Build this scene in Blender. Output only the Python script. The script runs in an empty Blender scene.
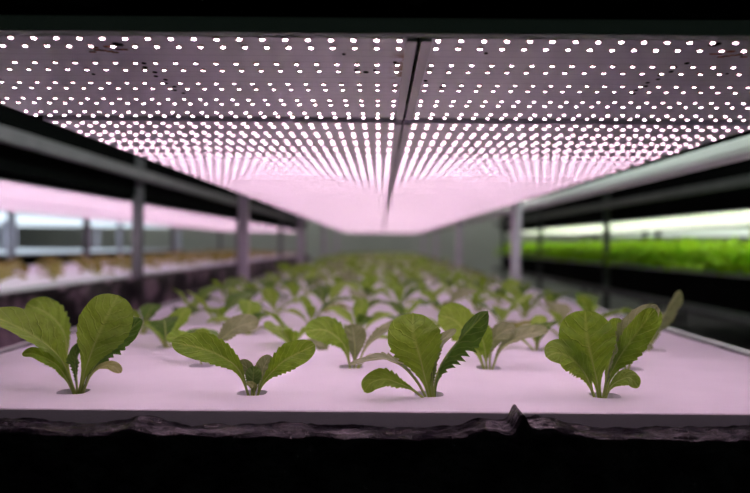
import bpy, bmesh, math, random
from mathutils import Vector, Matrix, noise
R = random.Random(7)
PI = math.pi
sc = bpy.context.scene
COL = sc.collection
F = 729.0
TH = 0.0075          # camera roll
BED = -0.169         # top of the foam boards (the camera is the origin)
LED_Z = 0.18         # underside of the grow panels
FLOOR = -1.15

# ------------------------------------------------------------------ materials
def mat(name, color, rough=0.5, metal=0.0, spec=0.5, bump=None, vary=None, emit=None, trans=None):
    m = bpy.data.materials.new(name); m.use_nodes = True
    nt = m.node_tree; b = nt.nodes['Principled BSDF']
    b.inputs['Base Color'].default_value = (*color, 1)
    b.inputs['Roughness'].default_value = rough
    b.inputs['Metallic'].default_value = metal
    b.inputs['Specular IOR Level'].default_value = spec
    tc = nt.nodes.new('ShaderNodeTexCoord')
    if vary:
        scale, col2, lo, hi = vary
        n = nt.nodes.new('ShaderNodeTexNoise'); n.inputs['Scale'].default_value = scale
        n.inputs['Detail'].default_value = 5
        nt.links.new(tc.outputs['Object'], n.inputs['Vector'])
        r = nt.nodes.new('ShaderNodeValToRGB')
        r.color_ramp.elements[0].position = lo; r.color_ramp.elements[0].color = (*color, 1)
        r.color_ramp.elements[1].position = hi; r.color_ramp.elements[1].color = (*col2, 1)
        nt.links.new(n.outputs['Fac'], r.inputs['Fac'])
        nt.links.new(r.outputs['Color'], b.inputs['Base Color'])
    if bump:
        scale, strength, dist = bump
        n = nt.nodes.new('ShaderNodeTexNoise'); n.inputs['Scale'].default_value = scale
        n.inputs['Detail'].default_value = 4
        nt.links.new(tc.outputs['Object'], n.inputs['Vector'])
        bp = nt.nodes.new('ShaderNodeBump'); bp.inputs['Strength'].default_value = strength
        bp.inputs['Distance'].default_value = dist
        nt.links.new(n.outputs['Fac'], bp.inputs['Height'])
        nt.links.new(bp.outputs['Normal'], b.inputs['Normal'])
    if emit:
        b.inputs['Emission Color'].default_value = (*emit[0], 1)
        b.inputs['Emission Strength'].default_value = emit[1]
    return m

def emit_mat(name, color, strength):
    m = bpy.data.materials.new(name); m.use_nodes = True
    nt = m.node_tree; nt.nodes.remove(nt.nodes['Principled BSDF'])
    e = nt.nodes.new('ShaderNodeEmission')
    e.inputs['Color'].default_value = (*color, 1); e.inputs['Strength'].default_value = strength
    nt.links.new(e.outputs[0], nt.nodes['Material Output'].inputs['Surface'])
    return m

def leaf_mat(name, dark, light, vein, transl, tf=0.35, rough=0.45):
    m = bpy.data.materials.new(name); m.use_nodes = True
    nt = m.node_tree; N = nt.nodes.new; L = nt.links.new
    b = nt.nodes['Principled BSDF']; out = nt.nodes['Material Output']
    def math_(op, a, c=None):
        n = N('ShaderNodeMath'); n.operation = op
        for i, x in enumerate((a, c)):
            if x is None: continue
            if isinstance(x, (int, float)): n.inputs[i].default_value = x
            else: L(x, n.inputs[i])
        return n.outputs[0]
    def mix(f, a, c):
        n = N('ShaderNodeMix'); n.data_type = 'RGBA'
        for k, x in ((0, f), (6, a), (7, c)):
            if isinstance(x, tuple): n.inputs[k].default_value = (*x, 1)
            elif isinstance(x, (int, float)): n.inputs[k].default_value = x
            else: L(x, n.inputs[k])
        return n.outputs[2]
    uv = N('ShaderNodeUVMap'); sp = N('ShaderNodeSeparateXYZ'); L(uv.outputs[0], sp.inputs[0])
    tc = N('ShaderNodeTexCoord')
    nz = N('ShaderNodeTexNoise'); nz.inputs['Scale'].default_value = 90; L(tc.outputs['Object'], nz.inputs['Vector'])
    nz2 = N('ShaderNodeTexNoise'); nz2.inputs['Scale'].default_value = 320; L(tc.outputs['Object'], nz2.inputs['Vector'])
    a = math_('MULTIPLY', math_('ABSOLUTE', math_('SUBTRACT', sp.outputs[0], 0.5)), 2.0)
    v = sp.outputs[1]
    s = math_('SUBTRACT', math_('MULTIPLY', v, 11.0), math_('MULTIPLY', a, 2.3))
    s = math_('ADD', s, math_('MULTIPLY', nz.outputs['Fac'], 0.9))
    w = math_('MULTIPLY', math_('ABSOLUTE', math_('SUBTRACT', math_('FRACT', s), 0.5)), 2.0)   # 1 on the vein
    def ramp(x, lo, hi):
        r = N('ShaderNodeMapRange'); r.interpolation_type = 'SMOOTHSTEP'
        r.inputs['From Min'].default_value = lo; r.inputs['From Max'].default_value = hi; L(x, r.inputs['Value'])
        return r.outputs[0]
    vm = ramp(w, 0.80, 1.0)
    mid = math_('SUBTRACT', 1.0, ramp(math_('ADD', a, math_('MULTIPLY', v, 0.06)), 0.04, 0.16))
    basep = math_('SUBTRACT', 1.0, ramp(v, 0.05, 0.42))
    oi = N('ShaderNodeObjectInfo')
    c = mix(ramp(nz.outputs['Fac'], 0.3, 0.7), dark, light)
    c = mix(math_('MULTIPLY', oi.outputs['Random'], 0.35), c, vein)
    c = mix(math_('MULTIPLY', vm, 0.42), c, vein)
    c = mix(math_('MULTIPLY', mid, 0.85), c, vein)
    c = mix(math_('MULTIPLY', basep, 0.75), c, vein)
    L(c, b.inputs['Base Color']); b.inputs['Roughness'].default_value = rough
    b.inputs['Specular IOR Level'].default_value = 0.4
    h = math_('ADD', math_('MULTIPLY', vm, -0.6), math_('ADD', math_('MULTIPLY', nz.outputs['Fac'], 0.9), math_('MULTIPLY', nz2.outputs['Fac'], 0.25)))
    bp = N('ShaderNodeBump'); bp.inputs['Strength'].default_value = 0.55; bp.inputs['Distance'].default_value = 0.0042
    L(h, bp.inputs['Height']); L(bp.outputs[0], b.inputs['Normal'])
    t = N('ShaderNodeBsdfTranslucent'); L(mix(0.75, c, transl), t.inputs['Color']); L(bp.outputs[0], t.inputs['Normal'])
    ms = N('ShaderNodeMixShader'); ms.inputs[0].default_value = tf
    L(b.outputs[0], ms.inputs[1]); L(t.outputs[0], ms.inputs[2]); L(ms.outputs[0], out.inputs['Surface'])
    return m

M = {}
M['foam'] = mat('white_foam', (0.89, 0.92, 0.96), 0.75, 0, 0.25, bump=(420, 0.35, 0.0012), vary=(9, (0.84, 0.87, 0.91), 0.45, 0.75))
M['sponge'] = mat('grey_sponge', (0.16, 0.17, 0.13), 0.9, 0, 0.2, bump=(600, 0.8, 0.001))
M['film'] = mat('black_film', (0.008, 0.008, 0.010), 0.24, 0, 0.22, bump=(75, 0.9, 0.006))
M['film_dull'] = mat('dull_black_film', (0.003, 0.0035, 0.0035), 0.85, 0, 0.02, bump=(35, 0.5, 0.006))
M['film_plum'] = mat('black_film_lit_folds', (0.012, 0.010, 0.012), 0.40, 0, 0.3, bump=(20, 0.6, 0.01), vary=(6, (0.42, 0.32, 0.38), 0.50, 0.62))  # pinkish patches in the colour stand for light caught on the folds
M['steel'] = mat('galvanised_steel', (0.66, 0.62, 0.70), 0.5, 0.1, 0.5, bump=(200, 0.1, 0.001), vary=(12, (0.52, 0.49, 0.56), 0.4, 0.7))
M['steel_mid'] = mat('grey_steel', (0.22, 0.21, 0.23), 0.5, 0.2, 0.4, vary=(9, (0.17, 0.165, 0.18), 0.4, 0.7))
M['steel_dark'] = mat('dark_steel', (0.075, 0.085, 0.08), 0.55, 0.1, 0.4, vary=(9, (0.055, 0.065, 0.06), 0.4, 0.7))
M['crossbar'] = mat('grey_green_bar', (0.40, 0.46, 0.42), 0.6, 0.0, 0.3)
M['steel_white'] = mat('white_painted_tube', (0.85, 0.88, 0.86), 0.25, 0.0, 0.5)
M['alu'] = mat('panel_channel', (0.52, 0.50, 0.53), 0.4, 0.5, 0.5, bump=(80, 0.1, 0.001))
M['black'] = mat('matte_black', (0.004, 0.004, 0.004), 0.8, 0, 0.1)
M['package'] = mat('led_package', (0.85, 0.58, 0.48), 0.4)
PINK = (1.0, 0.64, 0.83)
for key, st in (('led_pink0', 135), ('led_pink1', 29), ('led_pink2', 13), ('led_pink3', 11), ('led_pink', 10.6)):
    M[key] = emit_mat('pink_lamp_light', PINK, st)
M['led_white'] = emit_mat('led_white_light', (0.95, 1.0, 0.80), 20)
M['tube_cool'] = emit_mat('cool_diffuser_light', (0.76, 0.88, 1.0), 1.4)
M['tube_upper'] = emit_mat('upper_diffuser_light', (0.88, 1.0, 0.90), 5.0)
M['tube_white'] = emit_mat('white_diffuser_light', (0.88, 1.0, 0.86), 1.0)
M['lamp'] = emit_mat('wall_fill_light', (1.0, 0.95, 0.93), 85)
M['lamp_aisle'] = emit_mat('aisle_tube_light', (0.88, 1.0, 0.92), 85)
M['wall'] = mat('grey_green_wall', (0.58, 0.64, 0.58), 0.8, 0, 0.2, vary=(0.8, (0.50, 0.56, 0.50), 0.4, 0.7))
M['floor'] = mat('concrete_floor', (0.10, 0.10, 0.10), 0.6, 0, 0.3, vary=(1.5, (0.07, 0.07, 0.07), 0.4, 0.7))
M['ceil'] = mat('dark_ceiling', (0.03, 0.03, 0.03), 0.9, 0, 0.1)
M['rim_pipe'] = mat('pale_pipe', (0.45, 0.52, 0.48), 0.3)
M['leaf'] = leaf_mat('romaine_leaf', (0.10, 0.255, 0.010), (0.20, 0.42, 0.022), (0.44, 0.60, 0.14), (0.38, 0.60, 0.028))
M['leaf_dark'] = leaf_mat('dark_romaine_leaf', (0.05, 0.15, 0.012), (0.09, 0.225, 0.02), (0.32, 0.46, 0.12), (0.14, 0.30, 0.02), 0.22)
M['leaf_pale'] = leaf_mat('pale_romaine_leaf', (0.26, 0.33, 0.10), (0.34, 0.41, 0.14), (0.52, 0.58, 0.26), (0.48, 0.52, 0.10))
M['leaf_grey'] = leaf_mat('silvery_romaine_leaf', (0.17, 0.24, 0.09), (0.26, 0.33, 0.14), (0.44, 0.50, 0.26), (0.28, 0.38, 0.10), 0.25, 0.36)
M['rib'] = mat('pale_midrib', (0.46, 0.60, 0.16), 0.45)
M['lettuce'] = leaf_mat('bright_lettuce_leaf', (0.36, 0.66, 0.03), (0.52, 0.80, 0.05), (0.58, 0.82, 0.10), (0.62, 0.90, 0.05), 0.45)
M['brown_leaf'] = leaf_mat('olive_brown_leaf', (0.20, 0.18, 0.045), (0.32, 0.27, 0.06), (0.42, 0.36, 0.12), (0.32, 0.27, 0.04), 0.3)

nt = M['film'].node_tree; b_ = nt.nodes['Principled BSDF']
tc_ = nt.nodes.new('ShaderNodeTexCoord'); n_ = nt.nodes.new('ShaderNodeTexNoise'); n_.inputs['Scale'].default_value = 34; n_.inputs['Detail'].default_value = 6
nt.links.new(tc_.outputs['Object'], n_.inputs['Vector'])
r_ = nt.nodes.new('ShaderNodeMapRange'); r_.inputs['From Min'].default_value = 0.40; r_.inputs['From Max'].default_value = 0.60
r_.inputs['To Min'].default_value = 0.02; r_.inputs['To Max'].default_value = 0.34
nt.links.new(n_.outputs['Fac'], r_.inputs['Value']); nt.links.new(r_.outputs[0], b_.inputs['Specular IOR Level'])
def panel_mat(name, rust=False):
    m = mat(name, (0.88, 0.84, 0.95), 0.28, 0.18, 0.5, bump=(9, 0.06, 0.004))
    nt = m.node_tree; b = nt.nodes['Principled BSDF']; N = nt.nodes.new; L = nt.links.new
    tc = N('ShaderNodeTexCoord')
    # faint printed traces running across the board
    wv = N('ShaderNodeTexWave'); wv.bands_direction = 'Y'; wv.inputs['Scale'].default_value = 14
    wv.inputs['Distortion'].default_value = 0.0
    L(tc.outputs['Object'], wv.inputs['Vector'])
    r = N('ShaderNodeValToRGB'); r.color_ramp.elements[0].position = 0.0; r.color_ramp.elements[0].color = (0.78, 0.74, 0.86, 1)
    r.color_ramp.elements[1].position = 0.10; r.color_ramp.elements[1].color = (0.88, 0.84, 0.95, 1)
    L(wv.outputs['Fac'], r.inputs['Fac'])
    col = r.outputs['Color']
    if rust:     # rust stain along the edge by the seam (board's own coordinates)
        sp = N('ShaderNodeSeparateXYZ'); L(tc.outputs['Object'], sp.inputs[0])
        nz = N('ShaderNodeTexNoise'); nz.inputs['Scale'].default_value = 70; nz.inputs['Detail'].default_value = 6
        L(tc.outputs['Object'], nz.inputs['Vector'])
        def mr(x, a, c_):
            q = N('ShaderNodeMapRange'); q.interpolation_type = 'SMOOTHSTEP'
            q.inputs['From Min'].default_value = a; q.inputs['From Max'].default_value = c_; L(x, q.inputs['Value']); return q.outputs[0]
        def mul(x, y):
            q = N('ShaderNodeMath'); q.operation = 'MULTIPLY'; L(x, q.inputs[0]); L(y, q.inputs[1]); return q.outputs[0]
        f = mul(mul(mr(sp.outputs[0], 0.004, 0.024), mr(nz.outputs['Fac'], 0.40, 0.56)), mul(mr(sp.outputs[1], 0.66, 0.70), mr(sp.outputs[1], 0.87, 0.78)))
        mx = N('ShaderNodeMix'); mx.data_type = 'RGBA'; L(f, mx.inputs[0]); L(col, mx.inputs[6]); mx.inputs[7].default_value = (0.30, 0.10, 0.02, 1)
        col = mx.outputs[2]
    L(col, b.inputs['Base Color'])
    return m
M['panel'] = panel_mat('led_board'); M['panel_rust'] = panel_mat('rusted_led_board', True)

# ------------------------------------------------------------------ mesh helpers
class MB:
    def __init__(s): s.v = []; s.f = []; s.mi = []; s.uv = None
    def quad(s, a, b, c, d, mi=0):
        n = len(s.v); s.v += [a, b, c, d]; s.f.append((n, n+1, n+2, n+3)); s.mi.append(mi)
    def box(s, x0, x1, y0, y1, z0, z1, mi=0):
        n = len(s.v)
        s.v += [(x, y, z) for z in (z0, z1) for y in (y0, y1) for x in (x0, x1)]
        for f in ((0, 2, 3, 1), (4, 5, 7, 6), (0, 1, 5, 4), (2, 6, 7, 3), (0, 4, 6, 2), (1, 3, 7, 5)):
            s.f.append(tuple(n+i for i in f)); s.mi.append(mi)
    def prism(s, prof, axis, a0, a1, mi=0):     # closed 2-D profile extruded along an axis ('x','y','z')
        n = len(s.v); k = len(prof)
        for a in (a0, a1):
            for p, q in prof:
                s.v.append({'x': (a, p, q), 'y': (p, a, q), 'z': (p, q, a)}[axis])
        for i in range(k):
            j = (i+1) % k; s.f.append((n+i, n+j, n+k+j, n+k+i)); s.mi.append(mi)
        s.f.append(tuple(range(n+k-1, n-1, -1))); s.f.append(tuple(range(n+k, n+2*k))); s.mi += [mi, mi]
    def tube(s, pts, radii, seg=8, mi=0):
        n0 = len(s.v); k = len(pts)
        for i, p in enumerate(pts):
            t = (pts[min(i+1, k-1)] - pts[max(i-1, 0)]).normalized()
            up = Vector((0, 0, 1)) if abs(t.z) < 0.9 else Vector((1, 0, 0))
            a = t.cross(up).normalized(); b = a.cross(t)
            for j in range(seg):
                w = 2*PI*j/seg; s.v.append(tuple(p + a*(radii[i]*math.cos(w)) + b*(radii[i]*math.sin(w))))
        for i in range(k-1):
            for j in range(seg):
                s.f.append((n0+i*seg+j, n0+i*seg+(j+1) % seg, n0+(i+1)*seg+(j+1) % seg, n0+(i+1)*seg+j)); s.mi.append(mi)
        s.f.append(tuple(n0+j for j in range(seg-1, -1, -1))); s.mi.append(mi)
        s.f.append(tuple(n0+(k-1)*seg+j for j in range(seg))); s.mi.append(mi)
    def mesh(s, name, mats, smooth=False, fix=True):
        me = bpy.data.meshes.new(name); me.from_pydata(s.v, [], s.f)
        for m in (mats if isinstance(mats, (list, tuple)) else [mats]): me.materials.append(m)
        me.polygons.foreach_set('material_index', s.mi)
        if smooth: me.polygons.foreach_set('use_smooth', [True]*len(me.polygons))
        if s.uv:
            ul = me.uv_layers.new(name='UVMap')
            flat = []
            for l in me.loops: flat += s.uv[l.vertex_index]
            ul.data.foreach_set('uv', flat)
        if fix:
            bm = bmesh.new(); bm.from_mesh(me); bmesh.ops.recalc_face_normals(bm, faces=bm.faces); bm.to_mesh(me); bm.free()
        me.update(); return me

def link(name, me, parent=None, loc=None, bevel=None):
    o = bpy.data.objects.new(name, me); COL.objects.link(o)
    if parent: o.parent = parent
    if loc: o.location = loc
    if bevel:
        b = o.modifiers.new('edge', 'BEVEL'); b.width = bevel; b.segments = 2; b.limit_method = 'ANGLE'
    return o
def tag(o, label, cat, group=None):
    o['label'] = label; o['category'] = cat
    if group: o['group'] = group
    return o
def empty(name, loc, label, cat, group=None):
    o = bpy.data.objects.new(name, None); COL.objects.link(o); o.location = loc; o.empty_display_size = 0.02
    return tag(o, label, cat, group)
def structure(name, me):
    o = link(name, me); o['kind'] = 'structure'; return o
def copy_tree(o, parent=None):
    c = o.copy(); COL.objects.link(c)
    if parent: c.parent = parent
    for ch in list(o.children): copy_tree(ch, c)
    return c
def box_obj(name, b, m, parent=None, bevel=None):
    q = MB(); q.box(*b); return link(name, q.mesh(name, m), parent, bevel=bevel)
ORD = ['first', 'second', 'third', 'fourth', 'fifth', 'sixth', 'seventh', 'eighth', 'ninth', 'tenth', 'eleventh', 'twelfth']

# ------------------------------------------------------------------ room
def room():
    X0, X1, Y0, Y1, Z1 = -9.0, 9.0, -1.2, 13.0, 1.9
    for n, b, m in (('floor', (X0, X1, Y0, Y1, FLOOR-0.1, FLOOR), 'floor'), ('ceiling', (X0, X1, Y0, Y1, Z1, Z1+0.1), 'ceil'),
                    ('wall_back', (X0, X1, Y1, Y1+0.1, FLOOR, Z1), 'wall'), ('wall_left', (X0-0.1, X0, Y0, Y1, FLOOR, Z1), 'ceil'),
                    ('wall_right', (X1, X1+0.1, Y0, Y1, FLOOR, Z1), 'ceil')):
        q = MB(); q.box(*b); structure(n, q.mesh(n, M[m]))
room()

# ------------------------------------------------------------------ racks
POSTS = [3.37 + 2.42*k for k in range(-1, 4)]
def channel(x, y, w, d, t, sgn):        # C profile open towards the rack
    x0, x1 = x-w/2, x+w/2; y0, y1 = y-d/2, y+d/2
    if sgn < 0: return [(x0, y0), (x1, y0), (x1, y1), (x0, y1), (x0, y1-t), (x1-t, y1-t), (x1-t, y0+t), (x0, y0+t)]
    return [(x1, y0), (x0, y0), (x0, y1), (x1, y1), (x1, y1-t), (x0+t, y1-t), (x0+t, y0+t), (x1, y0+t)]
def rack(label, xl, xr, m, rails, y0=0.55, y1=11.2, zt=1.25, front=True, group=None):
    r = empty('grow_rack', ((xl+xr)/2, y0, FLOOR), label, 'rack', group)
    L0 = Vector(r.location)
    def part(n, me, bevel=None):
        for v in me.vertices: v.co -= L0
        return link(n, me, r, bevel=bevel)
    for sx, sg in ((xl, -1), (xr, 1)):
        for y in POSTS:
            q = MB(); q.prism(channel(sx, y, 0.042, 0.042, 0.005, sg), 'z', FLOOR, zt)
            q.box(sx-0.04, sx+0.04, y-0.04, y+0.04, FLOOR, FLOOR+0.006)
            part('post', q.mesh('post', m))
        for z0, z1 in rails:
            q = MB(); xo = sx + sg*0.036
            q.prism([(xo-0.014, z0), (xo+0.014, z0), (xo+0.014, z1), (xo-0.014, z1)], 'y', y0, y1)
            part('side_rail', q.mesh('side_rail', m), 0.003)
    return r, part

def film_strip(prof_fn, a0, a1, na, nt, seed):
    """a wrinkled sheet: prof_fn(a, t) -> point"""
    q = MB()
    for i in range(na+1):
        a = a0 + (a1-a0)*i/na
        for j in range(nt+1):
            q.v.append(tuple(prof_fn(a, j/nt)))
    for i in range(na):
        for j in range(nt):
            n = i*(nt+1)+j; q.f.append((n, n+1, n+nt+2, n+nt+1)); q.mi.append(0)
    return q

def poly_at(pts, t):
    k = len(pts)-1; x = min(t*k, k-1e-6); i = int(x); f = x-i
    return pts[i][0]*(1-f)+pts[i+1][0]*f, pts[i][1]*(1-f)+pts[i+1][1]*f

# ---- main rack
main, mpart = rack('pale galvanised steel rack of the central bed, its posts lining both sides', -0.63, 0.63, M['steel'],
                   [(-0.43, -0.385)])
q = MB(); q.box(-0.66, 0.66, 0.620, 0.634, LED_Z, LED_Z+0.0135)
mpart('front_crossbar', q.mesh('front_crossbar', M['crossbar']), 0.001)
q = MB(); q.prism([(0.653, 0.170), (0.668, 0.161), (0.684, 0.166), (0.690, 0.186), (0.684, 0.204), (0.676, 0.207), (0.668, 0.201), (0.656, 0.182)], 'y', 0.6, 11.2)
o = mpart('edge_gutter', q.mesh('edge_gutter', M['steel_white'])); o['label'] = 'shiny white gutter along the right edge'
for k in range(0, 23):                   # dark bearers over the panel joints
    y = 1.036 + 0.45*k
    q = MB(); q.box(-0.49, 0.555, y-0.03, y+0.03, LED_Z+0.014, LED_Z+0.022)
    mpart('panel_bearer', q.mesh('panel_bearer', M['steel_dark']))

# upper tier of the central rack: its black lined trough seen from below
def upper_trough(x0, x1, y0, y1, z0, z1, label, group=None):
    q = MB(); q.prism([(x0, z0), (x1, z0), (x1, z1), (x1-0.02, z1), (x1-0.02, z0+0.02), (x0+0.02, z0+0.02), (x0+0.02, z1), (x0, z1)], 'y', y0, y1)
    return tag(link('upper_trough', q.mesh('upper_trough', M['film_dull'])), label, 'trough', group)
upper_trough(-0.59, 0.632, 0.60, 11.1, 0.210, 0.38, 'black trough of the next tier directly above the central lamps')

# ---- growing trough and its liner
tr = empty('growing_trough', (0, 0.70, -0.40), 'black film lined trough that carries the central white boards', 'trough')
def tpart(n, me, mod=None):
    for v in me.vertices: v.co -= Vector((0, 0.70, -0.40))
    return link(n, me, tr)
q = MB(); q.box(-0.605, 0.605, 0.70, 11.05, -0.36, -0.35); q.box(-0.605, -0.583, 0.70, 11.05, -0.35, -0.190); q.box(0.583, 0.605, 0.70, 11.05, -0.35, -0.190)
q.box(-0.583, 0.583, 0.70, 0.730, -0.35, -0.194); q.box(-0.583, 0.583, 11.03, 11.05, -0.35, -0.190)
tpart('trough_body', q.mesh('trough_body', M['film_dull']))
for x in (-0.20, 0.20):                   # ledges that carry the boards
    pass
q = MB(); q.box(-0.582, 0.582, 0.745, 11.02, -0.205, -0.1945)
tpart('board_support', q.mesh('board_support', M['film_dull']))

def pk(x, c, w): return math.exp(-((x-c)/w)**2)
FRONT = [(0.7415, -0.196), (0.7400, -0.1825), (0.728, -0.1810), (0.712, -0.1812), (0.697, -0.1814), (0.6925, -0.1830), (0.6925, -0.195),
         (0.693, -0.22), (0.693, -0.26), (0.692, -0.30), (0.691, -0.34), (0.690, -0.38)]
def front_film(x, t):
    y, z = poly_at(FRONT, t)
    top = 1-max(0, min(1, (t-0.42)/0.1)); hang = max(0, min(1, (t-0.45)/0.4)); lip = max(0, min(1, t/0.08))
    n1 = noise.noise(Vector((x*14, t*6, 3.1))); n2 = noise.noise(Vector((x*45, t*18, 7.7))); n3 = noise.noise(Vector((x*5, 0, 1.2)))
    n4 = noise.noise(Vector((x*110, t*40, 5.0)))
    z += lip*top*(0.0022*n1 + 0.0030*n2 + 0.0012*n4 + 0.0018*n3)
    y += top*lip*(0.003*n1)*(0.3+t) - 0.004*abs(n2)*min(1, max(0, (t-0.3)*4))*top
    # folded peaks of the sheet
    z += lip*top*(0.0165*pk(x, 0.137, 0.0065)*(1 if t > 0.1 else 0.6) + 0.008*pk(x, 0.160, 0.03) + 0.006*pk(x, -0.235, 0.018) + 0.007*pk(x, 0.105, 0.02)
                  + 0.004*pk(x, 0.40, 0.05) + 0.0035*pk(x, -0.36, 0.04) - 0.003*pk(x, 0.02, 0.04))
    y -= hang*hang*(0.006*(1+math.sin(x*38+2*n3)) + 0.004*n1) 
    y -= 0.004*(pk(x, -0.03, 0.012) + pk(x, 0.13, 0.01))*(1-top)
    x2 = x + 0.004*n2*hang
    return (x2, y, z)
q = film_strip(front_film, -0.62, 0.62, 800, 60, 0)
film = tpart('liner_film', q.mesh('liner_film', M['film'], True)); film['label'] = 'crinkled glossy black film hanging over the front rim'
for sg in (-1, 1):
    P = [(0.577, -0.197), (0.578, -0.183), (0.586, -0.1795), (0.597, -0.180), (0.607, -0.182), (0.609, -0.20), (0.610, -0.25), (0.610, -0.32)]
    def side(y, t, sg=sg):
        x, z = poly_at(P, t); top = 1-max(0, min(1, (t-0.6)/0.1)); lip = min(1, t/0.12)
        n1 = noise.noise(Vector((y*9, t*5, 11+sg))); n2 = noise.noise(Vector((y*33, t*14, 4+sg)))
        z += lip*top*(0.004*n1 + 0.003*n2 + 0.004); x += 0.003*n2*(1-top)
        if t > 0.05: x = max(x, 0.5765)
        return (sg*x, y, z)
    q = film_strip(side, 0.735, 11.04, 520, 16, 0)
    f2 = tpart('liner_film', q.mesh('liner_film', M['film'], True))
    # thin feed pipe lying along the rim
    q = MB(); q.tube([Vector((sg*(0.616+0.003*math.sin(y*5)), y, -0.176+0.004*noise.noise(Vector((y*4, sg, 0))))) for y in [0.75+0.15*i for i in range(69)]], [0.005]*69, 8)
    tpart('feed_pipe', q.mesh('feed_pipe', M['rim_pipe'], True))

# ------------------------------------------------------------------ foam boards with planting holes
ROWSTEP = 0.183
ROW0 = 0.829
COLA = [-0.347, -0.144, 0.057, 0.257, 0.452]; COLB = [-0.446, -0.246, -0.039, 0.152, 0.349]
def hole_pt(w, r=0.0165):
    c, s = math.cos(w), math.sin(w); k = (abs(c)**3.2 + abs(s)**3.2)**(-1/3.2)
    return r*k*c, r*k*s
def board_mesh(hw=0.572, th=0.0245):
    q = MB(); seg = 28; d = ROWSTEP
    x0, x1 = -hw, hw; y0 = -0.0865; ys = [(y0, y0+d+0.0), (y0+d, y0+2*d-0.002)]
    for (ya, yb), cols, yc in zip(ys, (COLA, COLB), (0, d)):
        edges = [x0] + [(a+b)/2 for a, b in zip(cols, cols[1:])] + [x1]
        for c, xa, xb in zip(cols, edges, edges[1:]):
            n = len(q.v); ring = []
            for i in range(seg):
                w = 2*PI*i/seg + PI/4; px, py = hole_pt(w); px += c; py += yc
                # outer square point in the same direction
                cw, sw = math.cos(w), math.sin(w)
                tx = (xb-c)/cw if cw > 1e-6 else ((xa-c)/cw if cw < -1e-6 else 1e9)
                ty = (yb-yc)/sw if sw > 1e-6 else ((ya-yc)/sw if sw < -1e-6 else 1e9)
                # map by parameter along the rectangle perimeter so that the corners are hit
                s = (i/seg)*4; e = int(s); f = s-e
                C4 = [(xb, yb), (xa, yb), (xa, ya), (xb, ya), (xb, yb)]
                ox = C4[e][0]*(1-f)+C4[e+1][0]*f; oy = C4[e][1]*(1-f)+C4[e+1][1]*f
                q.v += [(px, py, 0), (ox, oy, 0), (px, py, -0.0012), (px, py, -th)]
            for i in range(seg):
                a = n+4*i; b = n+4*((i+1) % seg)
                q.f += [(a+1, b+1, b, a), (a, b, b+3, a+3)]; q.mi += [0, 0]
    yb = ys[1][1]
    # rim of the board with a soft top edge
    q.quad((x0, y0, 0), (x1, y0, 0), (x1, y0-0.0012, -0.0012), (x0, y0-0.0012, -0.0012))
    q.quad((x0, y0-0.0012, -0.0012), (x1, y0-0.0012, -0.0012), (x1, y0-0.0012, -th), (x0, y0-0.0012, -th))
    q.quad((x0, yb, 0), (x1, yb, 0), (x1, yb, -th), (x0, yb, -th))
    q.quad((x0, y0, 0), (x0, yb, 0), (x0, yb, -th), (x0, y0, -th)); q.quad((x1, y0, 0), (x1, yb, 0), (x1, yb, -th), (x1, y0, -th))
    q.quad((x0, y0, -th), (x1, y0, -th), (x1, yb, -th), (x0, yb, -th))
    return q.mesh('foam_board', M['foam'])
BM = board_mesh()
NB = 28
for k in range(NB):
    o = link('foam_board', BM, loc=(0, ROW0+2*k*ROWSTEP, BED))
    if k == 0: tag(o, 'white foam planting board at the very front, its cut edge facing us', 'board', 'planting boards of the central bed')
    elif k < 4: tag(o, f'white foam planting board {ORD[k]} from the front of the central bed', 'board', 'planting boards of the central bed')
    else: tag(o, 'white foam planting board far down the central bed under dense seedlings', 'board', 'planting boards of the central bed')

# ------------------------------------------------------------------ LED panels
def led(q, x, y, z, fancy=True, e=1, r=0.0018):
    if fancy:
        h = r+0.0005; q.box(x-h, x+h, y-h, y+h, z-0.0014, z, 0)
        n = len(q.v)
        for i in range(6): q.v.append((x+r*math.cos(PI*i/3), y+r*math.sin(PI*i/3), z-0.00145))
        q.f.append((n+5, n+4, n+3, n+2, n+1, n)); q.mi.append(e)
    else:
        n = len(q.v)
        for i in range(6): q.v.append((x+r*math.cos(PI*i/3), y+r*math.sin(PI*i/3), z-0.0015))
        q.f.append((n+5, n+4, n+3, n+2, n+1, n)); q.mi.append(0)
LEFTX = [0.0157-0.02*i for i in range(26)]; RIGHTX = [0.0497+0.02*i for i in range(26)]
def rows_for(k): return [0.6345+0.45*k+0.09*j+d for j in range(5) for d in (0.0, 0.029)]
def board_box(x0, x1, y0, y1, seam, z=0.0):
    q = MB(); q.box(x0, x1, y0, y1, z, z+0.006)
    # folded edge channel beside the centre seam
    if seam == 'r': q.box(x1-0.010, x1, y0, y1, z-0.003, z)
    else: q.box(x0, x0+0.010, y0, y1, z-0.003, z)
    return q
def px_of(x, y, z): return 380+x*F/y, 245-z*F/y
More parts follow.
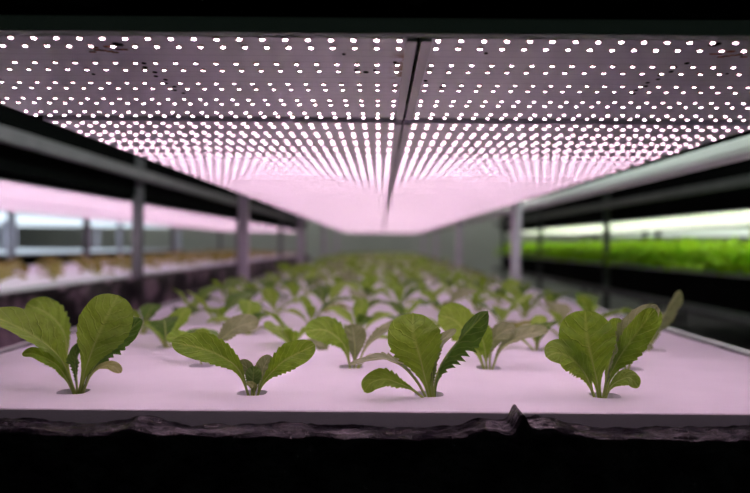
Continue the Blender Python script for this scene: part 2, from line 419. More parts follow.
# front pair: every large lamp a part of its own
HOLES_L = [(118, 44, 6.0), (144, 63, 2.6), (145, 67, 2.6), (155, 72, 2.6), (156, 76, 2.4), (165.5, 79.5, 2.4), (166, 83, 2.3), (174.5, 86.5, 2.2), (175, 90, 2.1), (183.5, 93, 2.0), (93.5, 74, 1.8), (344, 54, 2.0), (356, 70, 2.2), (375, 70, 2.0), (366, 72, 3.0), (395, 62, 2.0)]
HOLES_R = [(715, 44, 6.5), (687, 63, 2.6), (675, 67, 2.5), (671, 71.5, 2.5), (660, 75, 2.5), (658, 79, 2.4), (647.5, 82.5, 2.3), (646, 86, 2.2), (636, 90, 2.0), (634, 93.5, 2.0), (727, 73.5, 1.8), (486, 53, 2.3), (425.5, 80.5, 2.2), (441, 87, 2.0)]
def front_panel(xs, x0, x1, seam, holes, label, m):
    p = empty('grow_light_panel', ((x0+x1)/2, 0.84, LED_Z), label, 'grow light', 'lamp panels above the central bed')
    off = Vector(p.location)
    def part(n, q, ms, smooth=False):
        me = q.mesh(n, ms, smooth)
        for v in me.vertices: v.co -= off
        return link(n, me, p)
    q = MB(); q.box(x0, x1, 0.6345, 1.030, LED_Z, LED_Z+0.006)
    b = link('light_board', q.mesh('light_board', m), p, loc=tuple(-off))
    q = MB()
    if seam == 'r': q.box(x1-0.0095, x1, 0.6345, 1.030, LED_Z-0.003, LED_Z)
    else: q.box(x0, x0+0.0095, 0.6345, 1.030, LED_Z-0.003, LED_Z)
    part('edge_channel', q, M['alu'])
    pts = [(x, y) for y in rows_for(0) for x in xs if y > 0.6345+0.0024 or True]
    pts = [(x, max(y, 0.6375)) for x, y in pts]
    def vis(p_):
        u, v = px_of(p_[0], p_[1], LED_Z); return (0 if (2 < u < 748) else 1, p_[1])
    pts.sort(key=vis)
    proto = None
    for x, y in pts[:100]:
        if proto is None:
            q = MB(); led(q, 0, 0, 0); lm = q.mesh('led_lamp', [M['package'], M['led_pink0']]); proto = lm
        link('led_lamp', proto, p, loc=(x-off.x, y-off.y, 0))
    q = MB()
    for x, y in pts[100:]: led(q, x, y, LED_Z)
    o = part('led_lamps', q, [M['package'], M['led_pink0']]); o['kind'] = 'stuff'
    for hx, hy, r in holes:
        dx, dy = hx-380, hy-245; dyu = dy - dx*TH; dxu = dx + dy*TH
        D = LED_Z*F/-dyu; X = dxu*D/F; rr = r*D/F
        q = MB(); n = len(q.v); seg = 12
        q.prism([(X+rr*0.9*math.cos(2*PI*i/seg), D+rr*1.15*math.sin(2*PI*i/seg)) for i in range(seg)], 'z', LED_Z-0.0006, LED_Z+0.001)
        part('mounting_hole', q, M['black'])
    # corroded solder marks near the mounting hole
    cx = 0.26*(-1 if seam == 'r' else 1.27)
    q = MB(); rr = random.Random(3)
    for i in range(10):
        x = cx + rr.uniform(-0.012, 0.022)*(1 if seam == 'r' else -1); y = 0.675 + rr.uniform(-0.010, 0.016)
        q.box(x-0.0035, x+0.0025, y-0.0013, y+0.0013, LED_Z-0.0006, LED_Z+0.001)
    part('solder_trace', q, RUST)
    return p
RUST = mat('rusty_solder', (0.55, 0.17, 0.05), 0.6, vary=(260, (0.10, 0.05, 0.03), 0.45, 0.6))
front_panel(LEFTX, -0.496, 0.0310, 'r', HOLES_L, 'pink-lit LED panel at the front left of the seam, rust stain on its inner edge', M['panel_rust'])
front_panel(RIGHTX, 0.0345, 0.5615, 'l', HOLES_R, 'pink-lit LED panel at the front right of the seam, black hole marks near its corner', M['panel'])

def panel_proto(n, emat, fancy, seam):
    """one panel in its own coordinates: seam edge at x=0"""
    s = -1 if seam == 'r' else 1
    q = MB(); q.box(*sorted((0, s*0.527)), 0.0, 0.438, 0, 0.006)
    bm_ = q.mesh('light_board', M['panel'])
    q = MB(); q.box(*sorted((0, s*0.0095)), 0.0, 0.438, -0.003, 0)
    em_ = q.mesh('edge_channel', M['alu'])
    q = MB()
    for j in range(5):
        for d in (0.0, 0.029):
            for i in range(26): led(q, s*(0.0153+0.02*i), 0.0435+0.09*j+d - 0.030, 0, fancy, 1, 0.0030 if n == 'pink1' else 0.0036)
    lm = q.mesh('led_lamps', [M['package'], emat] if fancy else [emat], fix=fancy)
    return bm_, em_, lm
PROTO = {}
def place_panel(kind, seam, x, y, z, label, group):
    key = (kind, seam)
    if key not in PROTO:
        PROTO[key] = panel_proto(kind, {'pink1': M['led_pink1'], 'pink2': M['led_pink2'], 'pink3': M['led_pink3'], 'pinkfar': M['led_pink'], 'white': M['led_white']}[kind], kind == 'pink1', seam)
    p = empty('grow_light_panel', (x, y, z), label, 'grow light', group)
    b, e, l = PROTO[key]
    link('light_board', b, p); link('edge_channel', e, p); lo = link('led_lamps', l, p); lo['kind'] = 'stuff'
    return p
for k in range(1, 23):
    y = 0.6345+0.45*k - 0.0135
    for seam, x, sd in (('r', 0.0310, 'left'), ('l', 0.0345, 'right')):
        if k < 5: lab = f'pink-lit LED panel {ORD[k]} from the front, {sd} of the overhead seam'
        else: lab = f'pink-lit LED panel far down the central rack, {sd} of the overhead seam'
        place_panel(f'pink{k}' if k < 4 else 'pinkfar', seam, x, y, LED_Z, lab, 'lamp panels above the central bed')

# ------------------------------------------------------------------ leaves and seedlings
def catmull(P, n):
    P = [Vector(p) for p in P]
    if len(P) == 2: return [P[0].lerp(P[1], i/n) for i in range(n+1)]
    E = [P[0]*2-P[1]] + P + [P[-1]*2-P[-2]]
    # parametrise by chord length
    L = [0]
    for a, b in zip(P, P[1:]): L.append(L[-1]+(b-a).length)
    out = []
    for i in range(n+1):
        s = L[-1]*i/n; k = 0
        while k < len(P)-2 and s > L[k+1]: k += 1
        t = (s-L[k])/max(1e-9, L[k+1]-L[k])
        p0, p1, p2, p3 = E[k:k+4]
        out.append(0.5*((2*p1)+(p2-p0)*t+(2*p0-5*p1+4*p2-p3)*t*t+(3*p1-p0-3*p2+p3)*t**3))
    return out
def sm(a, b, x):
    t = max(0, min(1, (x-a)/(b-a))); return t*t*(3-2*t)
def leaf_width(v, pet, peak):
    w = 0.085 + 0.915*sm(pet*0.25, peak+0.03, v)**1.45
    if v > peak: 
        t = (v-peak)/(1-peak); w *= math.sqrt(max(0, 1-t**2.3))
    return w
def build_leaf(name, P, width, N, m, parent, fold=0.35, pet=0.3, peak=0.70, teeth=0.16, ruffle=0.10, curl=0.0, seed=0, nv=34, nu=12, asym=0.0, rib=True, ribr=0.0011, into=None):
    """P midrib points, width = full blade width, N = direction the blade faces"""
    C = catmull(P, nv); N = Vector(N); hw = width/2
    rr = random.Random(seed); ph = rr.uniform(0, 6.28)
    q = into if into is not None else MB()
    if q.uv is None: q.uv = []
    base = len(q.v); frames = []
    for i in range(nv+1):
        v = i/nv
        t = (C[min(i+1, nv)]-C[max(i-1, 0)])
        t = t.normalized() if t.length > 1e-9 else Vector((0, 0, 1))
        n = N - t*N.dot(t)
        n = n.normalized() if n.length > 1e-4 else t.orthogonal().normalized()
        frames.append((t, n, n.cross(t)))
    for i in range(nv+1):
        v = i/nv; t, n, b = frames[i]
        w = leaf_width(v, pet, peak)*hw
        saw = ((v*15+ph) % 1.0)
        tooth = 1 + 1.7*teeth*(saw-0.5)*(sm(0.18, 0.3, v))*(1-sm(0.60, 0.78, v))
        for j in range(nu+1):
            u = -1+2*j/nu; au = abs(u)
            side = 1+asym*(1 if u > 0 else -1)
            ww = w*side*(1+(tooth-1)*au**4)
            f = fold*(1-0.55*sm(0.45, 1.0, v)) + (0.35 if v < 0.3 else 0)*(1-v/0.3)
            ang = f + curl*au
            lat = ww*au*math.cos(ang); lift = ww*au*math.sin(ang)
            r = ruffle*hw*(au**2)*(math.sin(v*15+ph+(1.7 if u > 0 else 0)) + 0.5*math.sin(v*31+ph*2+u))*0.5*sm(0.2, 0.45, v)
            pk_ = 0.035*hw*math.sin(v*38+ph - au*5)*sm(0.3, 0.5, v)*(au*(1-au)*4)
            p = C[i] + b*(lat*(1 if u > 0 else -1)) + n*(lift+r+pk_)
            q.v.append(tuple(p)); q.uv.append(((u+1)/2, v))
    for i in range(nv):
        for j in range(nu):
            a = base+i*(nu+1)+j; q.f.append((a, a+1, a+nu+2, a+nu+1)); q.mi.append(0)
    ribq = MB()
    if rib:
        pts = []; rad = []
        for i in range(0, nv-1, 2):
            v = i/nv; pts.append(C[i] - frames[i][1]*(ribr*0.45)); rad.append(max(0.00022, ribr*(1.25-1.15*v)))
        if into is not None:
            nb = len(q.v); ribq.tube(pts, rad, 5)
            q.v += ribq.v; q.f += [tuple(nb+k for k in f) for f in ribq.f]; q.mi += [1]*len(ribq.f); q.uv += [(0.5, 0.2)]*len(ribq.v)
        else: ribq.tube(pts, rad, 7)
    if into is not None: return None
    lo = link(name, q.mesh(name, m, True, fix=False), parent)
    if rib: link('midrib', ribq.mesh('midrib', M['rib'], True), lo)
    return lo

def depth_of(px, py, z=BED):
    dx, dy = px-380, py-245; return z*F/-(dy-dx*TH)
def at(px, py, D):
    dx, dy = px-380, py-245
    return Vector(((dx+dy*TH)*D/F, D, -(dy-dx*TH)*D/F))

def sponge(parent):
    q = MB(); q.tube([Vector((0, 0, -0.0235)), Vector((0, 0, -0.010)), Vector((0, 0, -0.0065))], [0.0145, 0.0145, 0.012], 14)
    link('grow_sponge', q.mesh('grow_sponge', M['sponge'], False), parent)

GROUP = 'romaine seedlings of the central bed'
def hero(base, leaves, label, sd):
    D = depth_of(*base); b = at(base[0], base[1], D); b.z = BED
    p = empty('romaine_seedling', tuple(b), label, 'seedling', GROUP)
    for i, L in enumerate(leaves):
        pts = []
        for k, c in enumerate(L['p']):
            dd = c[2] if len(c) > 2 else 0.0
            pts.append(at(c[0], c[1], D+dd)-b)
        s = pts[0]; pts[0] = Vector((max(-0.006, min(0.006, s.x)), max(-0.005, min(0.005, s.y)), -0.006))
        kw = {k: v for k, v in L.items() if k not in 'pwnm'}
        lo = build_leaf('leaf', pts, L['w']*D/F, L['n'], M[L.get('m', 'leaf')], p, seed=sd*20+i, nv=64, nu=16, **kw)
        if L.get('m') == 'leaf_pale': lo['label'] = 'pale yellow-green leaf'
        if L.get('m') == 'leaf_dark': lo['label'] = 'dark green leaf'
    sponge(p)
    return p

A = dict
hero((78, 390), [
    A(p=[(79, 390), (86, 368, -.002), (97, 338, 0), (109, 312, .006), (118, 295, .016)], w=52, n=(0.25, -1, .25), fold=.22, asym=-.08, teeth=.05, peak=.66),
    A(p=[(76, 389), (62, 361, -.004), (40, 340, -.008), (13, 325, -.012), (-14, 313, -.016)], w=38, n=(-.1, -.5, .9), fold=.5, asym=-.15, teeth=.10, peak=.6),
    A(p=[(75, 389), (61, 370, -.006), (49, 360, -.012), (34, 354, -.018), (22, 354, -.022)], w=22, n=(0, -.5, .85), fold=.35, m='leaf', peak=.6),
    A(p=[(81, 389), (93, 369, .006), (107, 353, .012), (124, 336, .018), (142, 319, .024)], w=34, n=(-.4, -.85, .35), fold=.3, m='leaf_dark', teeth=.35, peak=.6),
    A(p=[(82, 389), (90, 376, -.006), (101, 367, -.011), (112, 366, -.014), (121, 373, -.016)], w=15, n=(.2, -.45, .9), fold=.2, m='leaf_pale', peak=.72, pet=.6, teeth=0),
    A(p=[(77, 388), (76, 372, -.004), (75, 357, -.005), (78, 343, -.003)], w=15, n=(-.4, -1, .1), fold=.45, m='leaf_dark', teeth=.35, ruffle=.3),
    A(p=[(74, 388), (69, 376, .002), (63, 361, .004)], w=5, n=(0, -1, 0), fold=.3, m='leaf_dark'),
], 'large romaine seedling leftmost in the front row, broad upright leaf', 1)
hero((253, 394.7), [
    A(p=[(250, 394), (240, 372, -.003), (226, 359, -.006), (203, 349, -.010), (172, 342, -.012)], w=33, n=(-.1, -.75, .66), fold=.35, teeth=.10, peak=.62),
    A(p=[(256, 394), (262, 385, .0), (271, 373, -.002), (287, 359, -.004), (315, 345, -.004)], w=32, n=(.05, -.8, .6), fold=.4, teeth=.12, peak=.66, asym=-.1),
    A(p=[(254, 393), (253, 384, -.004), (253.5, 375, -.005), (254, 366, -.003)], w=17, n=(.2, -1, .2), fold=.4, m='leaf_dark', teeth=.2),
    A(p=[(252, 392), (251, 378, .006), (247, 368, .006), (238, 362, .004)], w=14, n=(-.1, -.9, .4), fold=.2, m='leaf_grey', teeth=0, peak=.75, pet=.6),
    A(p=[(257, 392), (261, 378, .010), (264, 367, .014), (270, 355, .018)], w=18, n=(-.3, -1, .2), fold=.3, m='leaf_grey', teeth=.2),
    A(p=[(254, 392), (254, 387, -.008), (249, 384, -.012), (246, 384, -.014)], w=8, n=(0, -.7, .7), m='leaf_pale', pet=.5, teeth=0, fold=.1),
], 'low romaine seedling in the front row with two spread leaves, second from left', 2)
hero((431.5, 397), [
    A(p=[(431, 396), (425, 378, -.002), (419, 354, -.004), (413, 333, .000), (413, 313, .012)], w=54, n=(-.05, -1, .22), fold=.12, asym=-.02, teeth=.10, peak=.66, ruffle=.08),
    A(p=[(434, 396), (436, 381, .002), (443, 362, .004), (459, 340, .004), (488, 311, .004)], w=36, n=(.8, -.4, .45), fold=.75, m='leaf_dark', teeth=.38, ruffle=.2, peak=.55),
    A(p=[(429, 396), (418, 383, .002), (405, 368, -.004), (392, 361, -.010), (378, 358, -.014), (349, 365, -.020)], w=20, n=(-.15, -.25, .95), fold=.3, m='leaf_grey', teeth=.35, peak=.5),
    A(p=[(429, 396), (413, 390, -.008), (398, 383, -.016), (384, 379, -.020), (371, 383, -.022), (364, 392, -.022)], w=24, n=(0, -.62, .78), fold=.25, teeth=.22, peak=.68, pet=.6),
    A(p=[(433, 394), (433, 365, .012), (438, 345, .018), (456, 329, .022)], w=16, n=(.1, -.4, .9), fold=.4, m='leaf_grey', teeth=.2),
    A(p=[(431, 395), (431, 378, .008), (430, 356, .012)], w=12, n=(.6, -1, .1), fold=.4, m='leaf', teeth=.3),
], 'romaine seedling in the front row with a round upright leaf and a dark curled one', 3)
hero((600.5, 397), [
    A(p=[(600, 397), (597, 382, -.002), (592, 360, -.004), (587, 338, .000), (585, 310, .010)], w=58, n=(-.05, -1, .2), fold=.15, teeth=.06, peak=.64, asym=.02),
    A(p=[(596, 396), (586, 376, -.006), (573, 360, -.012), (558, 353, -.016), (546, 357, -.018)], w=34, n=(-.2, -.8, .6), fold=.2, teeth=.2, peak=.66),
    A(p=[(603, 396), (608, 381, .000), (617, 361, .002), (632, 339, .006), (655, 309, .010)], w=34, n=(.5, -.75, .35), fold=.4, teeth=.1, peak=.6),
    A(p=[(605, 396), (612, 370, .012), (624, 344, .018), (640, 322, .024), (657, 305, .030)], w=30, n=(-.4, -.8, .4), fold=.3, m='leaf_grey', peak=.64),
    A(p=[(604, 396), (611, 387, -.008), (620, 380, -.013), (630, 378, -.016), (639, 387, -.018)], w=20, n=(.1, -.7, .7), fold=.15, pet=.7, peak=.72, teeth=.05),
    A(p=[(603, 393), (608, 371, -.002), (614, 347, .0), (618, 333, .002)], w=15, n=(.95, -.25, .1), fold=.5, m='leaf_grey', teeth=.4, ruffle=.35),
    A(p=[(602, 393), (610, 365, .016), (615, 340, .022), (618, 318, .030)], w=30, n=(.1, -1, .2), fold=.25),
], 'bushy romaine seedling rightmost in the front row with a big round leaf', 4)
# second row
hero((65, 361), [
    A(p=[(66, 361), (67, 347, .0), (64, 333, .0), (57, 322, -.002), (45, 312, -.006), (26, 304, -.010)], w=30, n=(.25, -.8, .55), fold=.2),
    A(p=[(67, 361), (80, 345, .01), (98, 332, .02), (112, 327, .03)], w=24, n=(0, -.5, .85)),
    A(p=[(64, 361), (60, 350, -.01), (52, 346, -.02)], w=12, n=(0, -.7, .7), m='leaf_pale'),
], 'romaine seedling behind the large leftmost one, its leaf bending left', 5)
hero((205, 363), [
    A(p=[(207, 362), (215, 347, .0), (224, 337, .0), (238, 327, .002), (259, 321, .004)], w=28, n=(-.2, -.7, .7), fold=.3, m='leaf_grey'),
    A(p=[(203, 362), (195, 350, .0), (182, 340, -.004), (166, 337, -.008)], w=24, n=(-.1, -.5, .85), fold=.3),
    A(p=[(205, 362), (206, 350, .01), (203, 338, .016), (198, 329, .02)], w=18, n=(0, -.9, .4)),
    A(p=[(204, 362), (197, 356, -.012), (190, 354, -.02)], w=10, n=(0, -.6, .8), m='leaf_pale'),
], 'romaine seedling just behind the low spread one, grey-green leaf arching right', 6)
hero((352, 367), [
    A(p=[(351, 366), (346, 349, .0), (338, 338, -.003), (324, 330, -.006), (305, 331, -.008)], w=30, n=(-.2, -.8, .6), fold=.2),
    A(p=[(354, 366), (355, 350, .004), (354, 337, .008), (352, 324, .012)], w=26, n=(0, -1, .2), fold=.2, m='leaf_grey'),
    A(p=[(356, 366), (364, 351, .0), (375, 338, .0), (398, 324, .0), (408, 323, .0)], w=20, n=(0, -.35, .92), fold=.35, m='leaf_grey'),
    A(p=[(356, 366), (366, 359, -.008), (380, 357, -.012)], w=10, n=(0, -.5, .85), fold=.2, m='leaf_pale'),
], 'romaine seedling in the second row left of the round upright leaf', 7)
hero((488, 368), [
    A(p=[(485, 367), (477, 350, .0), (466, 333, -.002), (454, 320, -.002), (438, 315, -.002)], w=36, n=(-.1, -.9, .4), fold=.2),
    A(p=[(487, 367), (485, 350, -.004), (481, 334, -.002), (480, 322, .004)], w=24, n=(-.3, -1, .2), fold=.3),
    A(p=[(490, 367), (490, 350, .004), (496, 337, .006), (510, 329, .008), (516, 334, .008)], w=20, n=(.4, -.5, .7), fold=.4, m='leaf_grey'),
    A(p=[(491, 367), (501, 349, .0), (518, 338, -.002), (548, 329, -.004)], w=26, n=(0, -.4, .9), fold=.4, m='leaf_grey'),
], 'romaine seedling in the second row behind the dark curled leaf', 8)
hero((627, 367.5), [
    A(p=[(628, 366), (634, 345, .0), (644, 327, .004), (659, 309, .010)], w=24, n=(.3, -.8, .4), fold=.3),
    A(p=[(626, 366), (622, 350, .004), (616, 335, .010), (608, 322, .014)], w=26, n=(-.2, -1, .3)),
    A(p=[(627, 366), (637, 352, .01), (652, 345, .02)], w=14, n=(.2, -.4, .9), m='leaf_grey'),
], 'romaine seedling hidden behind the bushy rightmost one in the front row', 9)
hero((647, 349), [
    A(p=[(648, 348), (656, 330, .0), (668, 308, .0), (681, 291, .0)], w=30, pet=.1, peak=.6, n=(.8, -.45, .4), fold=.45, m='leaf_grey'),
    A(p=[(645, 348), (642, 337, -.002), (640, 326, -.002), (634, 318, .0)], w=20, n=(-.2, -.95, .3)),
    A(p=[(649, 348), (652, 336, .008), (650, 322, .014)], w=16, n=(0, -1, .2)),
], 'romaine seedling nearest the right rim with a long leaf slanting right', 10)

# generic seedlings: a few kinds, copied down the bed
def generic_leaves(sd):
    rr = random.Random(sd); n = rr.choice([4, 5, 5, 6]); az0 = rr.uniform(0, 6.28); out = []
    for i in range(n):
        az = az0 + i*2.399 + rr.uniform(-.25, .25); inner = i/(n-1)
        ln = (0.088 if i < n-1 else 0.05)*rr.uniform(.8, 1.15)*(0.8+0.2*(1-abs(inner-.5)))
        tilt = math.radians(62-46*inner + rr.uniform(-8, 8)); arch = math.radians(rr.uniform(20, 55)*(1-.5*inner))
        pts = [Vector((0, 0, -0.006))]; a = tilt-0.35*arch; d = Vector((math.cos(az), math.sin(az), 0)); pos = Vector(pts[0])
        for s in range(4):
            pos = pos + (d*math.sin(a) + Vector((0, 0, math.cos(a))))*(ln/4); a += arch*0.55; pts.append(pos.copy())
        nrm = Vector((-math.cos(az), -math.sin(az), 0))*0.75 + Vector((0, 0, 0.8)) + Vector((rr.uniform(-.3, .3), rr.uniform(-.3, .3), 0))
        w = ln*rr.uniform(.36, .52)
        out.append((pts, w, nrm, rr.choice(['leaf', 'leaf', 'leaf_dark', 'leaf_grey', 'leaf_pale' if i == 0 else 'leaf'])))
    return out
KINDS = 7
fullproto = []; flatproto = []
def make_full(sd):
    p = bpy.data.objects.new('romaine_seedling', None); COL.objects.link(p)
    for i, (pts, w, n, m) in enumerate(generic_leaves(sd)):
        build_leaf('leaf', pts, w, n, M[m], p, seed=sd+i, nv=24, nu=8, teeth=.15, peak=.64, pet=.35, fold=.3)
    sponge(p); return p
def make_flat(sd, m=None, scale=1.0):
    q = MB(); L = generic_leaves(sd)
    for i, (pts, w, n, mm) in enumerate(L):
        build_leaf('leaf', [p*scale for p in pts], w*scale, n, None, None, seed=sd+i, nv=14, nu=6, teeth=0, peak=.64, pet=.35, fold=.3, into=q)
    return q.mesh('romaine_seedling', [m or M['leaf'], M['rib']], True, fix=False)
for k in range(KINDS):
    flatproto.append((make_flat(40+k*11), make_flat(40+k*11, M['leaf_grey'])))
used = [None]*KINDS
NROWS = 55; FULLROWS = 11
done = {(0, 0), (0, 1), (0, 2), (0, 3), (1, 0), (1, 1), (1, 2), (1, 3), (1, 4), (2, 4)}
cnt = 0
for r in range(NROWS):
    cols = COLA if r % 2 == 0 else COLB
    for ci, cx in enumerate(cols):
        if (r, ci) in done or (r == 0): continue
        y = ROW0+r*ROWSTEP
        if abs(cx*F/y) > 400: continue
        k = R.randrange(KINDS); rz = R.uniform(0, 6.28); s = R.uniform(1.0, 1.4)
        side = ['leftmost', 'second from the left', 'in the middle', 'second from the right', 'rightmost'][ci]
        if r < FULLROWS:
            if used[k] is None: used[k] = o = make_full(40+k*11)
            else: o = copy_tree(used[k])
            tag(o, f'romaine seedling in the {ORD[r]} row of the central bed, {side}', 'seedling', GROUP)
        else:
            o = link('romaine_seedling', flatproto[k][1 if R.random() < .3 else 0])
            tag(o, 'small blurred romaine seedling far down the central bed', 'seedling', GROUP)
        if r >= FULLROWS: pass
        o.location = (cx+R.uniform(-.003, .003), y+R.uniform(-.003, .003), BED); o.rotation_euler = (0, 0, rz); o.scale = (s, s, s)
        cnt += 1

# ------------------------------------------------------------------ neighbouring racks
ZB = -0.145
def side_bed(x0, x1, y0, y1, z, label, m, group=None):
    q = MB(); q.prism([(x0, z-0.20), (x1, z-0.20), (x1, z-0.012), (x1-0.02, z-0.012), (x1-0.02, z-0.026), (x0+0.02, z-0.026), (x0+0.02, z-0.012), (x0, z-0.012)], 'y', y0, y1)
    return tag(link('side_trough', q.mesh('side_trough', m)), label, 'trough', group)
def plain_boards(x0, x1, y0, y1, z, n, label, group):
    d = (y1-y0)/n; me = None
    for k in range(n):
        if me is None:
            q = MB(); q.box(x0, x1, 0, d-0.003, -0.0255, 0); me = q.mesh('planting_board', M['foam'])
        tag(link('planting_board', me, loc=(0, y0+k*d, z), bevel=None), label, 'board', group)

# left rack: pink light over olive seedlings
rack('grey steel rack across the left aisle under pink light', -2.33, -1.12, M['steel_mid'], [(0.288, 0.332), (-0.40, -0.36)])
side_bed(-2.24, -1.125, 0.6, 11.1, ZB, 'black lined trough of the pink-lit left rack', M['film_plum'])
plain_boards(-2.21, -1.155, 0.65, 11.0, ZB, 9, 'white planting board in the left rack under pink light', 'planting boards of the left rack')
upper_trough(-2.24, -1.125, 0.6, 11.1, 0.215, 0.50, 'black trough of the upper tier above the pink-lit left rack')
for k in range(23):
    for seam, x in (('r', -1.69), ('l', -1.685)):
        place_panel('pinkfar', seam, x, 0.65+0.45*k, 0.188, 'pink glowing LED panel hung over the olive seedlings of the left rack', 'lamp panels of the left rack')
brown = [make_flat(140+7*k, M['brown_leaf'], 1.0) for k in range(4)]
for r in range(46):
    for c in range(5):
        y = 0.8+r*0.215; x = -2.12+c*0.2+(0.1 if r % 2 else 0)
        if abs(x*F/y) > 420: continue
        o = link('olive_seedling', R.choice(brown), loc=(x, y, ZB+0.001)); s = R.uniform(.8, 1.3); o.scale = (s, s, s); o.rotation_euler = (0, 0, R.uniform(0, 6.28))
        tag(o, 'small olive brown seedling on the white boards of the pink-lit left rack', 'seedling', 'olive seedlings of the left rack')
# film hanging below the left bed, its lit folds painted in
def skirt(xf, z0, z1, y0, y1, sd, amp, n=220):
    def fn(y, t):
        z = z0+(z1-z0)*t
        n1 = noise.noise(Vector((y*3.2, t*2.2, sd))); n2 = noise.noise(Vector((y*11, t*5, sd+3)))
        return (xf + amp*(n1+0.45*n2)*min(1, t*4+.1), y, z + 0.02*n1*t)
    return film_strip(fn, y0, y1, n, 14, 0)
q = skirt(-1.175+0.13, ZB-0.015, ZB-0.34, 0.7, 11.0, 2.0, 0.018)
tag(link('hanging_film', q.mesh('hanging_film', M['film_plum'], True)), 'crumpled dark film with painted pink light patches hanging below the bed of the left rack', 'film')

# far left: cool white lamps
def light_bar(x0, x1, y0, y1, z, m, label, group):
    p = empty('flat_light', ((x0+x1)/2, (y0+y1)/2, z), label, 'grow light', group); off = Vector(p.location)
    q = MB(); q.box(x0, x1, y0, y1, z+0.004, z+0.035); me = q.mesh('housing', M['steel_white'])
    for v in me.vertices: v.co -= off
    link('housing', me, p)
    q = MB(); q.box(x0+0.02, x1-0.02, y0+0.02, y1-0.02, z-0.004, z+0.004); me = q.mesh('diffuser', m)
    for v in me.vertices: v.co -= off
    link('diffuser', me, p)
for i, (xa, xb) in enumerate(((-4.1, -2.95), (-5.4, -4.25))):
    wh = ('the blue-white rack beyond the left aisle', 'the last rack on the far left')[i]
    rack(f'dim steel rack of {wh}', xa-0.02, xb+0.02, M['steel'], [(-0.36, -0.31), (0.34, 0.38)])
    side_bed(xa+0.02, xb-0.02, 0.6, 11.1, -0.092, f'dark trough of {wh}', M['film_dull'])
    plain_boards(xa+0.05, xb-0.05, 0.65, 11.0, -0.092, 4, f'pale planting board lying in {wh}', 'boards of ' + wh)
    for k in range(4):
        light_bar(xa+0.05, xb-0.05, 0.7+2.42*k+0.25, 0.7+2.42*k+2.6, 0.235, M['tube_cool'], f'blue-white flat lamp hung in {wh}', 'lamps of ' + wh)

# right racks: white light over bright lettuce
rack('dark steel rack across the right aisle carrying bright lettuce', 1.80, 2.98, M['steel_dark'], [(0.300, 0.347), (-0.368, -0.320)])
side_bed(1.90, 2.95, 0.6, 11.1, ZB, 'black trough holding the bright lettuce of the right rack', M['film_dull'])
plain_boards(1.94, 2.92, 0.65, 11.0, ZB, 9, 'white board under the bright lettuce of the right rack', 'boards of the right rack')
upper_trough(1.83, 2.95, 0.6, 11.1, 0.215, 0.66, 'black trough of the upper tier above the bright lettuce')
for k in range(23):
    for seam, x in (('r', 2.385), ('l', 2.39)):
        place_panel('white', seam, x, 0.65+0.45*k, 0.188, 'white LED panel hung over the bright lettuce of the right rack', 'lamp panels of the right rack')
def lettuce_mesh(sd):
    rr = random.Random(sd); q = MB(); n = 15
    for i in range(n):
        az = i*2.399+rr.uniform(-.2, .2); inner = i/(n-1); ln = rr.uniform(.19, .24)*(1-.12*inner)
        tilt = math.radians(62-56*inner); pts = [Vector((0, 0, 0))]; d = Vector((math.cos(az), math.sin(az), 0)); a = tilt; pos = Vector((0, 0, 0))
        for s in range(4):
            pos = pos+(d*math.sin(a)+Vector((0, 0, math.cos(a))))*(ln/4); a += 0.16+0.14*(1-inner); pts.append(pos.copy())
        build_leaf('leaf', pts, ln*.62, -d*.8+Vector((0, 0, .6)), None, None, seed=sd+i, nv=14, nu=8, teeth=.1, peak=.6, pet=.1, fold=.25, ruffle=.5, rib=False, into=q)
    return q.mesh('lettuce_head', M['lettuce'], True, fix=False)
lets = [lettuce_mesh(300+20*k) for k in range(4)]
for r in range(50):
    for c in range(4):
        x = 1.925+c*0.2; y = 2.2+r*0.178
        o = link('lettuce_head', R.choice(lets), loc=(x+R.uniform(-.02, .02), y+R.uniform(-.02, .02), ZB+0.0005)); s = R.uniform(.9, 1.12); o.scale = (s, s, s); o.rotation_euler = (0, 0, R.uniform(0, 6.28))
        tag(o, 'bright green lettuce head packed tight in the right rack', 'lettuce', 'lettuce heads of the right rack')
for i, (xa, xb) in enumerate(((3.15, 4.3), (4.45, 5.6), (5.75, 6.9))):
    wh = ('the rack directly behind the lettuce', 'the second rack behind the lettuce', 'the farthest rack on the right')[i]
    rack(f'dark steel frame of {wh}', xa-0.02, xb+0.02, M['steel_dark'], [(-0.36, -0.31), (0.36, 0.40)])
    side_bed(xa+0.02, xb-0.02, 0.6, 11.1, ZB, f'dark trough of {wh}', M['film_dull'])
    for k in range(4):
        light_bar(xa+0.02, xb-0.02, 0.95+2.42*k, 0.95+2.42*k+2.35, 0.17, M['tube_white'], f'white flat lamp hung in {wh}', 'lamps of ' + wh)

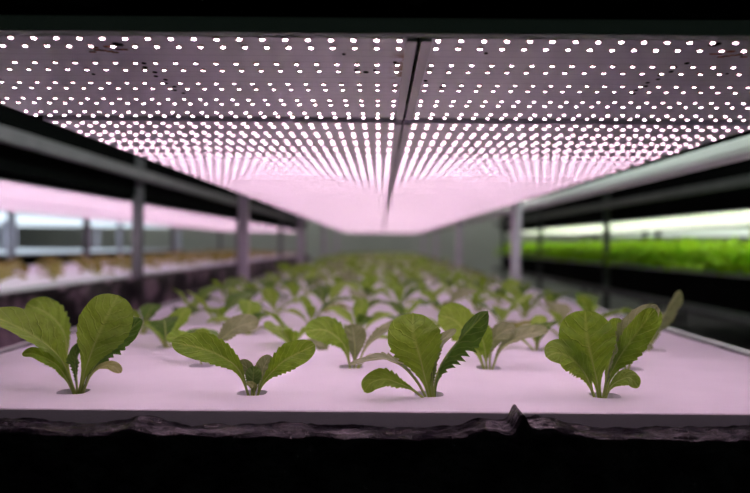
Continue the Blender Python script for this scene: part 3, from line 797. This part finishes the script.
p = empty('ceiling_light', (0.77, 1.75, 1.70), 'white twin tube lamp hung over the right aisle near the front of the central rack', 'ceiling light')
q = MB(); q.box(-0.12, 0.12, -0.62, 0.62, 0.03, 0.09); q.box(-0.01, 0.01, -0.4, -0.38, 0.09, 0.20); q.box(-0.01, 0.01, 0.38, 0.4, 0.09, 0.20)
link('housing', q.mesh('housing', M['steel_white']), p)
for sx in (-0.06, 0.06):
    q = MB(); q.tube([Vector((sx, -0.6, 0)), Vector((sx, 0.6, 0))], [0.028, 0.028], 12); link('tube', q.mesh('tube', M['lamp_aisle']), p)
# unseen tube lamps added to brighten the end wall
for i, x in enumerate((-4.0, -1.2, 1.3, 4.0)):
    p = empty('end_wall_fill_light', (x, 12.3, 1.80), 'added tube lamp under the ceiling that brightens the end wall', 'ceiling light', 'added lamps that brighten the end wall')
    q = MB(); q.box(-0.6, 0.6, -0.05, 0.05, 0.02, 0.10); link('housing', q.mesh('housing', M['steel_white']), p)
    q = MB(); q.tube([Vector((-0.58, 0, 0)), Vector((0.58, 0, 0))], [0.02, 0.02], 12); link('tube', q.mesh('tube', M['lamp']), p)

# ------------------------------------------------------------------ world, camera
w = bpy.data.worlds.new('World'); sc.world = w; w.use_nodes = True
w.node_tree.nodes['Background'].inputs['Color'].default_value = (0.35, 0.5, 0.42, 1)
w.node_tree.nodes['Background'].inputs['Strength'].default_value = 0.03
cam = bpy.data.cameras.new('camera'); co = bpy.data.objects.new('camera', cam); COL.objects.link(co)
cam.sensor_width = 36; cam.lens = 36*F/750
cam.shift_x = -5/750; cam.shift_y = -1.5/750
cam.clip_start = 0.02; cam.clip_end = 60
co.rotation_euler = (PI/2, 0, 0)
co.rotation_euler = (Matrix.Rotation(PI/2, 3, 'X') @ Matrix.Rotation(TH, 3, 'Z')).to_euler()
cam.dof.use_dof = True; cam.dof.focus_distance = 0.79; cam.dof.aperture_fstop = 3.1; cam.dof.aperture_blades = 0
sc.camera = co
sc.view_settings.view_transform = 'Standard'; sc.view_settings.look = 'None'; sc.view_settings.gamma = 1.0
sc.view_settings.use_curve_mapping = False; sc.view_settings.exposure = 0.0
try:
    sc.cycles.use_denoising = True; sc.cycles.use_light_tree = True
    sc.cycles.sample_clamp_indirect = 6.0; sc.cycles.max_bounces = 8
    sc.cycles.caustics_reflective = False; sc.cycles.caustics_refractive = False
except Exception: pass
